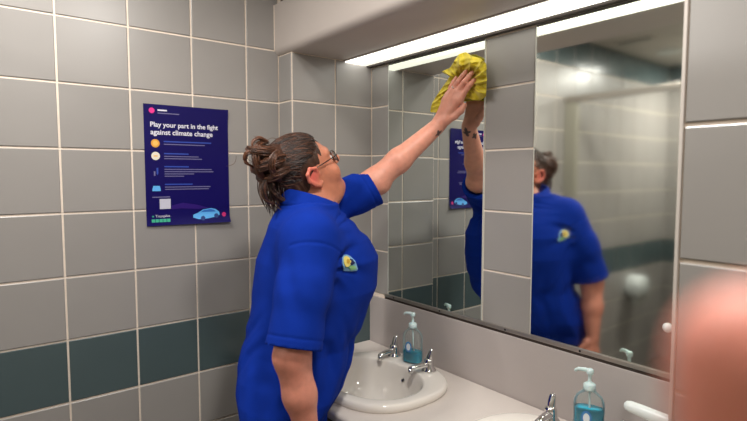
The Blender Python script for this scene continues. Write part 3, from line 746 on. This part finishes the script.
hairline = [(.050, -.085, -.085), (.066, -.060, -.075), (.074, -.036, -.050), (.080, -.018, .000), (.082, .010, .012), (.078, .042, .016), (.068, .068, .030), (.046, .084, .042), (.020, .090, .048), (0, .092, .050)]
hlA = np.array(hairline+[(-x, y, z) for x, y, z in hairline[::-1][1:]])
rs_ = np.random.RandomState(11)
bunD = np.array([0, -.100, .040])
for i in range(1700):
    t = rs_.rand()*(len(hlA)-1); k = int(t); st = hlA[k]*(1-t+k)+hlA[min(k+1, len(hlA)-1)]*(t-k)
    back = rs_.rand()**1.5*.75
    st = st+rs_.randn(3)*.003
    d0 = st/np.linalg.norm(st); d1 = (bunD+rs_.randn(3)*.022); d1 /= np.linalg.norm(d1)
    lift = 1.0+rs_.rand()*.035; pts = []
    bow = np.array([st[0]*.2, 0, .05])*(1 if st[2] > -.02 else -.2)
    m = 11
    for j in range(m):
        s = back+(1-back)*j/(m-1); dv = d0*(1-s)+d1*s+bow*4*s*(1-s)
        pts.append(skull(dv, lift*(.985 if s < .04 else 1)+.006*math.sin(s*9+i)))
    add_lock(pts, .0008+.0008*rs_.rand(), rs_.rand()**3*.85, 4)
bunC = np.array([.022, -.086, .092])
def cr_spline(P, n):
    P = [np.array(p, float) for p in P]; P = [2*P[0]-P[1]]+P+[2*P[-1]-P[-2]]; out = []
    for j in range(n):
        t = j/(n-1)*(len(P)-3); k = min(int(t), len(P)-4); t -= k; p0, p1, p2, p3 = P[k:k+4]
        out.append(.5*(2*p1+(p2-p0)*t+(2*p0-5*p1+4*p2-p3)*t*t+(3*p1-p0-3*p2+p3)*t**3))
    return out
def bundle(path, rb, count, shade, n=15):
    """a twisted lock of many fine strands along a path (head coordinates)"""
    C0 = cr_spline(path, n)
    for q in range(count):
        r0 = rb*math.sqrt(rs_.rand()); a0 = rs_.rand()*6.28; tw = 1.3+.5*rs_.randn(); pts = []
        for j in range(n):
            t = unit(C0[min(j+1, n-1)]-C0[max(j-1, 0)]); e1 = unit(np.cross(t, [.31, .22, .93])); e2 = np.cross(t, e1); w = r0*(.55+.45*math.sin(math.pi*min(1, j/(n-1)+.15)))*(1+.08*rs_.randn())
            a = a0+tw*j/(n-1); pts.append(hl(*(C0[j]+(e1*math.cos(a)+e2*math.sin(a))*w)))
        add_lock(pts, .0008+.0007*rs_.rand(), np.clip(shade+.3*rs_.randn(), 0, 1.1), 4)
bx_, by_, bz_ = bunC
def bc(x, y, z): return (bx_+x, by_+y, bz_+z)
bundle([bc(.02, .03, .01), bc(.045, .0, .03), bc(.035, -.03, .05), bc(-.005, -.035, .055), bc(-.04, -.01, .04)], .014, 70, .55)
bundle([bc(.03, .035, -.01), bc(.055, .005, .0), bc(.05, -.035, .005), bc(.015, -.055, .0), bc(-.03, -.045, .0)], .015, 70, .6)
bundle([bc(.04, .03, -.04), bc(.055, -.005, -.035), bc(.035, -.04, -.035), bc(-.005, -.05, -.03), bc(-.045, -.02, -.03)], .014, 70, .4)
bundle([bc(.0, .02, .05), bc(.025, -.02, .055), bc(.04, -.045, .025), bc(.035, -.05, -.02), bc(.02, -.035, -.055)], .011, 60, .75)
bundle([bc(.05, .02, .02), bc(.062, -.01, .01), bc(.055, -.025, -.03), bc(.035, -.01, -.06)], .011, 60, .5)
bundle([bc(-.03, .02, .03), bc(-.05, -.01, .01), bc(-.045, -.035, -.02), bc(-.01, -.04, -.05)], .014, 50, .4)
bundle([bc(.01, .02, .05), bc(.015, .0, .072), bc(.02, -.025, .070), bc(.025, -.035, .045)], .005, 26, .7)      # a loop standing up
bundle([bc(.03, -.03, .045), bc(.03, -.055, .055), bc(.025, -.068, .035), bc(.02, -.055, .01)], .006, 26, .7)
bundle([bc(.035, -.035, -.03), bc(.04, -.065, -.05), bc(.04, -.075, -.085), bc(.035, -.060, -.105)], .007, 34, .5)
bundle([bc(.03, -.03, -.045), bc(.035, -.045, -.075), bc(.04, -.035, -.110), bc(.045, -.010, -.125)], .009, 40, .3)
bundle([bc(.0, -.03, -.05), bc(.01, -.04, -.08), bc(.015, -.03, -.115), bc(.02, -.005, -.135)], .010, 40, .25)
for i in range(90):       # ends falling below the bun towards the collar
    x0 = rs_.uniform(-.055, .06); p0 = np.array([x0, -.120+.03*rs_.rand(), .015+.04*rs_.rand()]); Lk = .05+.05*rs_.rand(); sw = rs_.randn()*.012
    W0 = hl(*p0); pts = [W0+np.array([sw*math.sin(j*.35), -.010*math.sin(j*.28)+.012*j/10, -Lk*j/10]) for j in range(11)]
    add_lock(pts, .0007+.0007*rs_.rand(), rs_.rand()*.6, 4)
for i in range(40):       # flyaway hairs
    c0 = hl(*(np.array([rs_.uniform(-.05, .06), rs_.uniform(-.13, -.02), .09])+rs_.randn(3)*.015)) if i % 2 else hl(*(bunC+rs_.randn(3)*.035))
    dv = unit(rs_.randn(3)+np.array([0, -.5, .4])); sd = unit(np.cross(dv, rs_.randn(3))); Lk = .02+.03*rs_.rand()
    add_lock([c0+dv*Lk*j/7+sd*.010*math.sin(j*.5) for j in range(8)], .0006, .6, 4)
V = np.concatenate(RB); F = np.concatenate(RF); h_ = np.concatenate(HC)
dk, lt = np.array(srgb(26, 17, 15)[:3]), np.array(srgb(112, 70, 48)[:3])
Cc = dk*(1-h_[:, None])+lt*h_[:, None]
hm = np_mesh('hair', V, F); colour(hm, np.clip(Cc, 0, 1))
put(link('hair', hm, mat('brown_hair', None, .36, attr='tint', spec=.6, noise=.25, nscale=140, bump=.3, bscale=500)), person)['label'] = 'dark brown hair swept into a messy bun'

# ------------------------------------------------------------------ yellow cloth under the hand
OUT = np.array([(487, 80), (486, 97), (479, 101), (468, 99), (458, 101), (450, 100), (444, 107), (437, 113), (430, 112), (432, 103), (439, 92), (446, 82), (450, 76), (441, 71.5), (450, 68), (454, 61), (459, 54), (466, 52), (472, 56), (480, 58), (486, 63)])
KC = np.array([464., 82.]); NT, NR = 220, 34
seg = np.concatenate([OUT, OUT[:1]]); ln = np.concatenate([[0], np.cumsum(np.linalg.norm(np.diff(seg, axis=0), axis=1))])
tt = np.linspace(0, ln[-1], NT, endpoint=False); edge = np.stack([np.interp(tt, ln, seg[:, i]) for i in (0, 1)], 1)
for _ in range(2): edge = (np.roll(edge, 1, 0)+2*edge+np.roll(edge, -1, 0))/4
Vk = []
for i in range(NR+1):
    q = i/NR
    for j in range(NT):
        x, y_ = KC+(edge[j]-KC)*q; t = math.atan2(edge[j][1]-KC[1], edge[j][0]-KC[0]); s1 = tt[j]/ln[-1]*2*math.pi
        away = .5+.5*math.cos(t+.75)                       # 1 towards the upper right, 0 towards the wrist
        ph = 6.5*s1+1.5*math.sin(2*s1+.6)+2.2*q; pl = (1-abs(math.sin(ph)))**1.4; pl2 = (1-abs(math.sin(9.5*s1+2.2+2.0*math.sin(3*s1)-3*q)))**1.6
        bil = .020+.030*math.exp(-((q-.66)/.27)**2)*(.35+.65*away)+(.027*pl+.013*pl2)*(q**.8)*(.45+.55*away)*(1-.35*q**6)
        crease = .005*math.sin(.55*x+.38*y_+2*math.sin(.3*y_))*math.sin(.31*x-.52*y_)*min(1, q*2)
        w = 1+.05*math.sin(5*s1+9*q)*q*(1-q)*4
        Vk.append(upx(KC[0]+(x-KC[0])*w, KC[1]+(y_-KC[1])*w, -min(max(bil+crease, .0095), .075)))
Fk = [(i*NT+j, (i+1)*NT+j, (i+1)*NT+(j+1) % NT, i*NT+(j+1) % NT) for i in range(NR) for j in range(NT)]
V = np.array(Vk); F = np.array(Fk); N = normals(V, F); N = N if N[:, 1].mean() < 0 else -N
nv = len(V); V2 = V-N*.0022; V2[:, 1] = np.minimum(V2[:, 1], -.0060)
rim = np.array([(NR*NT+j, NR*NT+(j+1) % NT, nv+NR*NT+(j+1) % NT, nv+NR*NT+j) for j in range(NT)])
V = np.concatenate([V, V2]); F = np.concatenate([F, F[:, ::-1]+nv, rim])
cloth = link('cleaning_cloth', flip_check(np_mesh('cleaning_cloth', V, F)), mat('yellow_microfibre', srgb(202, 182, 50), .9, spec=.2, noise=.08, nscale=45, bump=.25, bscale=350, sheen=.2))
tag(cloth, 'crumpled yellow cleaning cloth pressed against the mirror by her hand', 'cloth')

# ------------------------------------------------------------------ poster
PX, PY0, PY1, PZ0, PZ1 = D_LEFT+.0045, -.888, -.595, 1.345, 1.757
PW, PH = PY1-PY0, PZ1-PZ0
def lift(u, v):      # the sheet curls off the wall a little at the foot and at the top right corner
    return .012*max(0, (v-.9)/.1)**2*(.25+.75*u)+.006*max(0, (u-.85)/.15)**2*max(0, (.15-v)/.15)
NU, NV = 14, 24; Vp = []; Fp = []
for a in (0, 1):
    for j in range(NV+1):
        for i in range(NU+1):
            u, v = i/NU, j/NV; Vp.append((PX+lift(u, v)-a*.0007, PY0+PW*u, PZ1-PH*v))
nn = (NU+1)*(NV+1)
for a in (0, 1):
    for j in range(NV):
        for i in range(NU):
            q = [a*nn+j*(NU+1)+i, a*nn+(j+1)*(NU+1)+i, a*nn+(j+1)*(NU+1)+i+1, a*nn+j*(NU+1)+i+1]
            Fp.append(q if a == 0 else q[::-1])
me = bpy.data.meshes.new('poster'); me.from_pydata(Vp, [], Fp)
poster = link('poster', me, mat('poster_navy', srgb(16, 8, 84), .45, spec=.2, noise=.05, nscale=6), None, True)
tag(poster, 'dark navy printed climate poster taped to the grey tiled wall', 'poster')
def pm_(n, c): return mat('print_'+n, c, .4)
def ppt(u, v, h=.0006): return (PX+lift(u, v)+h, PY0+PW*u, PZ1-PH*v)
def pshape(name, pts, m, h=.0005):
    n = len(pts); c = (sum(p[0] for p in pts)/n, sum(p[1] for p in pts)/n)
    me = bpy.data.meshes.new(name); me.from_pydata([ppt(u, v, h) for u, v in pts]+[ppt(c[0], c[1], h)], [], [(i, (i+1) % n, n) for i in range(n)])
    return link(name, flip_check(me), m, poster)
def pdisc(name, u, v, r, m, h=.0005): return pshape(name, [(u+r*math.cos(2*math.pi*k/24), v+r*PW/PH*math.sin(2*math.pi*k/24)) for k in range(24)], m, h)
def pbar(name, u0, u1, v0, v1, m, h=.0005): return pshape(name, [(u0, v0), (u1, v0), (u1, v1), (u0, v1)], m, h)
def ptext(s, u, v, width, m, bold=.004):
    cu = bpy.data.curves.new('lettering', 'FONT'); cu.body = s; cu.size = 1; cu.offset = bold; o = bpy.data.objects.new('lettering', cu); COL.objects.link(o)
    bpy.context.view_layer.update(); me = bpy.data.meshes.new_from_object(o.evaluated_get(bpy.context.evaluated_depsgraph_get())); bpy.data.objects.remove(o)
    xs = [w.co.x for w in me.vertices]; k = width*PW/(max(xs)-min(xs)); x0 = min(xs)
    for w in me.vertices:
        uu = u+(w.co.x-x0)*k/PW; vv = v-w.co.y*k/PH; w.co = ppt(uu, vv, .0007)
    return link('lettering', me, m, poster)
W_ = pm_('white', srgb(226, 224, 236)); BL = pm_('blue', srgb(48, 74, 170)); PK = pm_('pink', srgb(226, 40, 140)); GY = pm_('grey', srgb(112, 108, 150)); LB = pm_('sky', srgb(96, 176, 240))
pdisc('logo_disc', .09, .052, .032, PK)
pbar('header_line', .155, .26, .040, .052, W_); pbar('header_line', .155, .40, .066, .074, GY)
ptext('Play your part in the fight', .07, .182, .80, W_, .02); ptext('against climate change', .07, .245, .73, W_, .02)
def block(v, nlines, ends, hw):
    pbar('heading_line', .215, hw, v-.016, v-.006, BL)
    for k in range(nlines): pbar('text_line', .215, ends[k], v+.008+.019*k, v+.015+.019*k, GY)
block(.312, 1, (.70,), .78); block(.412, 2, (.62, .66), .50); block(.520, 4, (.78, .80, .56, .44), .50); block(.668, 2, (.76, .74), .54)
pdisc('coin_icon', .12, .318, .048, pm_('orange', srgb(226, 160, 62))); pdisc('coin_centre', .12, .318, .030, pm_('gold', srgb(240, 190, 96)), .0008)
pdisc('smile_icon', .12, .422, .048, pm_('cream', srgb(232, 224, 206))); pbar('smile_face', .098, .142, .417, .427, pm_('gold', srgb(240, 190, 96)), .0008)
pshape('plug_icon', [(.125, .520), (.145, .520), (.145, .565), (.135, .580), (.125, .565)], BL); pbar('plug_icon', .095, .112, .548, .585, GY)
pshape('car_front_icon', [(.075, .690), (.085, .668), (.155, .668), (.165, .690), (.168, .712), (.072, .712)], LB)
pbar('caption_line', .07, .27, .758, .766, GY)
pbar('pale_square', .150, .275, .778, .862, pm_('pale', srgb(200, 200, 214)))
pshape('purple_swoosh', [(.285, .835), (.42, .815), (.58, .835), (.74, .868), (.60, .872), (.40, .862), (.285, .868)], pm_('purple', srgb(44, 14, 110)))
ptext('Trustpilot', .10, .930, .165, W_, .0)
pshape('star', [(.072+.016*(1 if k % 2 == 0 else .42)*math.sin(math.pi*k/5), .922-.016*PW/PH*(1 if k % 2 == 0 else .42)*math.cos(math.pi*k/5)) for k in range(10)], pm_('green', srgb(60, 176, 140)))
for k in range(5): pbar('rating_square', .055+.043*k, .092+.043*k, .945, .971, pm_('green', srgb(60, 176, 140)))
pshape('car_picture', [(.535, .945), (.54, .922), (.60, .905), (.66, .880), (.76, .870), (.82, .880), (.865, .905), (.87, .930), (.84, .945), (.78, .952), (.70, .960), (.60, .962)], LB)
pshape('car_window', [(.63, .902), (.67, .885), (.75, .878), (.80, .886), (.82, .902)], pm_('mid', srgb(50, 110, 190)), .0009)
for u, v in ((.655, .955), (.825, .938)): pdisc('car_wheel', u, v, .028, pm_('wheel', srgb(36, 60, 120)), .0009)
pdisc('print_spot', .925, .930, .028, pm_('rose', srgb(190, 40, 110)))

# ------------------------------------------------------------------ cubicle opposite (seen in the mirror)
cb = tag(empty('toilet_cubicle', (.3, -1.65, 0)), 'open toilet cubicle reflected in the hazy mirror', 'cubicle')
box('pilaster', (D_LEFT+.004, -1.68, .12), (-.02, -1.64, 1.975), M_PANEL, cb, .003)
box('pilaster', (.585, -1.68, .12), (.80, -1.64, 1.975), M_PANEL, cb, .003)
box('head_rail', (D_LEFT+.004, -1.685, 1.975), (2.88, -1.635, 2.01), M_ALU, cb, .003)
box('partition', (.69, -3.14, .12), (.71, -1.685, 1.975), M_PANEL, cb, .002)
dr = box('door', (.640, -2.30, .14), (.660, -1.685, 1.96), M_PANEL, cb, .002)
h = box('door_knob', (.60, -2.26, 1.02), (.64, -2.22, 1.06), M_CHROME, None, .01); h.parent = dr; h.matrix_parent_inverse = Matrix()
box('door_panel', (.80, -1.67, .14), (1.50, -1.65, 1.96), M_PANEL, cb, .002); box('door_panel', (1.62, -1.67, .14), (2.30, -1.65, 1.96), M_PANEL, cb, .002)
box('pilaster', (1.50, -1.68, .12), (1.62, -1.64, 1.975), M_PANEL, cb, .003); box('pilaster', (2.30, -1.68, .12), (2.88, -1.64, 1.975), M_PANEL, cb, .003)
for x in (.04, .62, 1.56, 2.5):
    box('foot', (x-.02, -1.67, 0), (x+.02, -1.645, .125), M_ALU, cb)
tr = tag(empty('toilet_roll_holder', (D_LEFT+.06, -2.58, .68)), 'white toilet roll dispenser on the cubicle wall, reflected in the hazy mirror', 'dispenser')
o = link('cover', lathe_me('cover', [(.001, -.055), (.080, -.055), (.09, -.05), (.09, .045), (.08, .055), (.001, .055)], n=40), M_WHITEP, None, True)
o.parent = tr; o.rotation_euler = (0, math.pi/2, 0)
o = link('paper', box_me('paper', (-.003, -.05, -.13), (.003, .05, -.06), .002), M_WHITEP, tr)

# ceiling fittings
vent = tag(empty('ceiling_vent', (.10, -2.105, CEIL)), 'rectangular slotted vent in the ceiling, reflected in the hazy mirror', 'vent')
box('frame', (-.02, -2.15, CEIL-.008), (.225, -2.06, CEIL-.0005), M_PLASTER, vent, .002); box('slot', (.0, -2.125, CEIL-.0095), (.205, -2.085, CEIL-.0078), M_HOLE, vent)
rv = tag(empty('round_vent', (.12, -2.60, CEIL)), 'round extractor vent in the ceiling, reflected in the hazy mirror', 'vent')
o = link('ring', flip_check(ring_loft('ring', [[(r*math.cos(q), r*math.sin(q), z) for q in (2*math.pi*k/40 for k in range(40))] for r, z in ((.085, -.0005), (.085, -.008), (.075, -.014), (.062, -.012), (.058, -.002))], False, False)), M_WHITEP, rv, True)
o = link('cone', lathe_me('cone', [(.001, -.014), (.045, -.012), (.05, -.008), (.045, -.002), (.001, -.001)], n=32), M_WHITEP, rv, True)
def lamp(x, yv, watts, label):
    t = tag(empty('ceiling_light', (x, yv, CEIL)), label, 'light', 'round ceiling lights')
    o = link('bezel', flip_check(ring_loft('bezel', [[(r*math.cos(q), r*math.sin(q), z) for q in (2*math.pi*k/40 for k in range(40))] for r, z in ((.125, -.0005), (.125, -.010), (.115, -.016), (.102, -.014), (.100, -.004))], False, False)), M_WHITEP, t, True)
    o = link('diffuser', lathe_me('diffuser', [(.001, -.010), (.100, -.010), (.100, -.004), (.001, -.004)], n=40), mat('lamp_diffuser', srgb(245, 243, 235), .5, emit=srgb(255, 246, 232), estr=4), t)
    ld = bpy.data.lights.new('lamp_glow', 'AREA'); ld.shape = 'DISK'; ld.size = .19; ld.energy = watts; ld.color = (1, .965, .92); l = bpy.data.objects.new('lamp_glow', ld); COL.objects.link(l)
    l.parent = t; l.location = (0, 0, -.018)
    return t
lamp(1.20, -.76, CEIL_W, 'round white ceiling light above the woman, out of frame')
lamp(2.15, -1.10, CEIL_W*.62, 'round white ceiling light behind the camera')
lamp(.40, -1.25, CEIL_W*.8, 'added round white ceiling light, unseen, brightening the wall reflected in the hazy mirror')  # added lamp, kept out of view, lights the wall over the head rail
lamp(.50, -2.85, CEIL_W*1.7, 'added round white ceiling light, hidden from view, brightening the open cubicle')  # added lamp, hidden from view, to lift the dark cubicle interior

# ------------------------------------------------------------------ the photographer's hand: a fingertip close to the lens
def cpt(x, y, z): d = np.array(fw)+np.array(rt)*(x-373.5)/FPX-np.array(upv)*(y-210.5)/FPX; return CAM+d*z
tip = cpt(762, 366, .054); kn1 = cpt(764, 640, .060); kn2 = cpt(790, 900, .068); kn3 = kn2+np.array(rt)*.006-np.array(upv)*.044
hD = unit(tip-kn1); hS = unit(np.array(rt)*-1+np.array(fw)*.2); hS = unit(hS-hD*(hS@hD)); hN = np.cross(hS, hD)
lo = np.minimum.reduce([tip, kn3-np.array(upv)*.30])-.09; hi = np.maximum.reduce([tip, kn3])+.10
HB = Field(lo, hi, .0026)
HB.chain([tip, kn1, kn2, kn3], [.0088, .0092, .0098, .0125], .004)
wri = kn3-np.array(upv)*.085+np.array(rt)*.030
base = [kn3]+[kn3+np.array(rt)*.021*k+np.array(fw)*.004*k for k in (1, 2, 3)]
for k in (1, 2, 3):
    a = base[k]; b = a+np.array(upv)*.034+np.array(fw)*-.016; c = b-np.array(upv)*.002-np.array(fw)*.026; e = c-np.array(upv)*.022
    r = (.0098, .0095, .0085)[k-1]; HB.chain([a, b, c, e], [r*1.2, r, r*.95, r*.8], .004)
for a in base: HB.cone(a, wri, .0125, .020, .014)
tb = wri+np.array(upv)*.03-np.array(rt)*.03; HB.chain([wri, tb, tb+np.array(upv)*.035-np.array(rt)*.016-np.array(fw)*.012, tb+np.array(upv)*.062-np.array(rt)*.012-np.array(fw)*.022], [.018, .0155, .0115, .009], .008)
HB.cone(wri, wri-np.array(upv)*.16+np.array(rt)*.02-np.array(fw)*.03, .0265, .036, .02)
V, F = HB.mesh(); hme = np_mesh('hand', V, F); colour(hme, np.tile(np.array(srgb(246, 160, 142)[:3]), (len(V), 1)))
hand = link('hand', hme, M_SKIN)
tag(hand, 'blurred pink fingertip and hand right in front of the lens', 'hand')
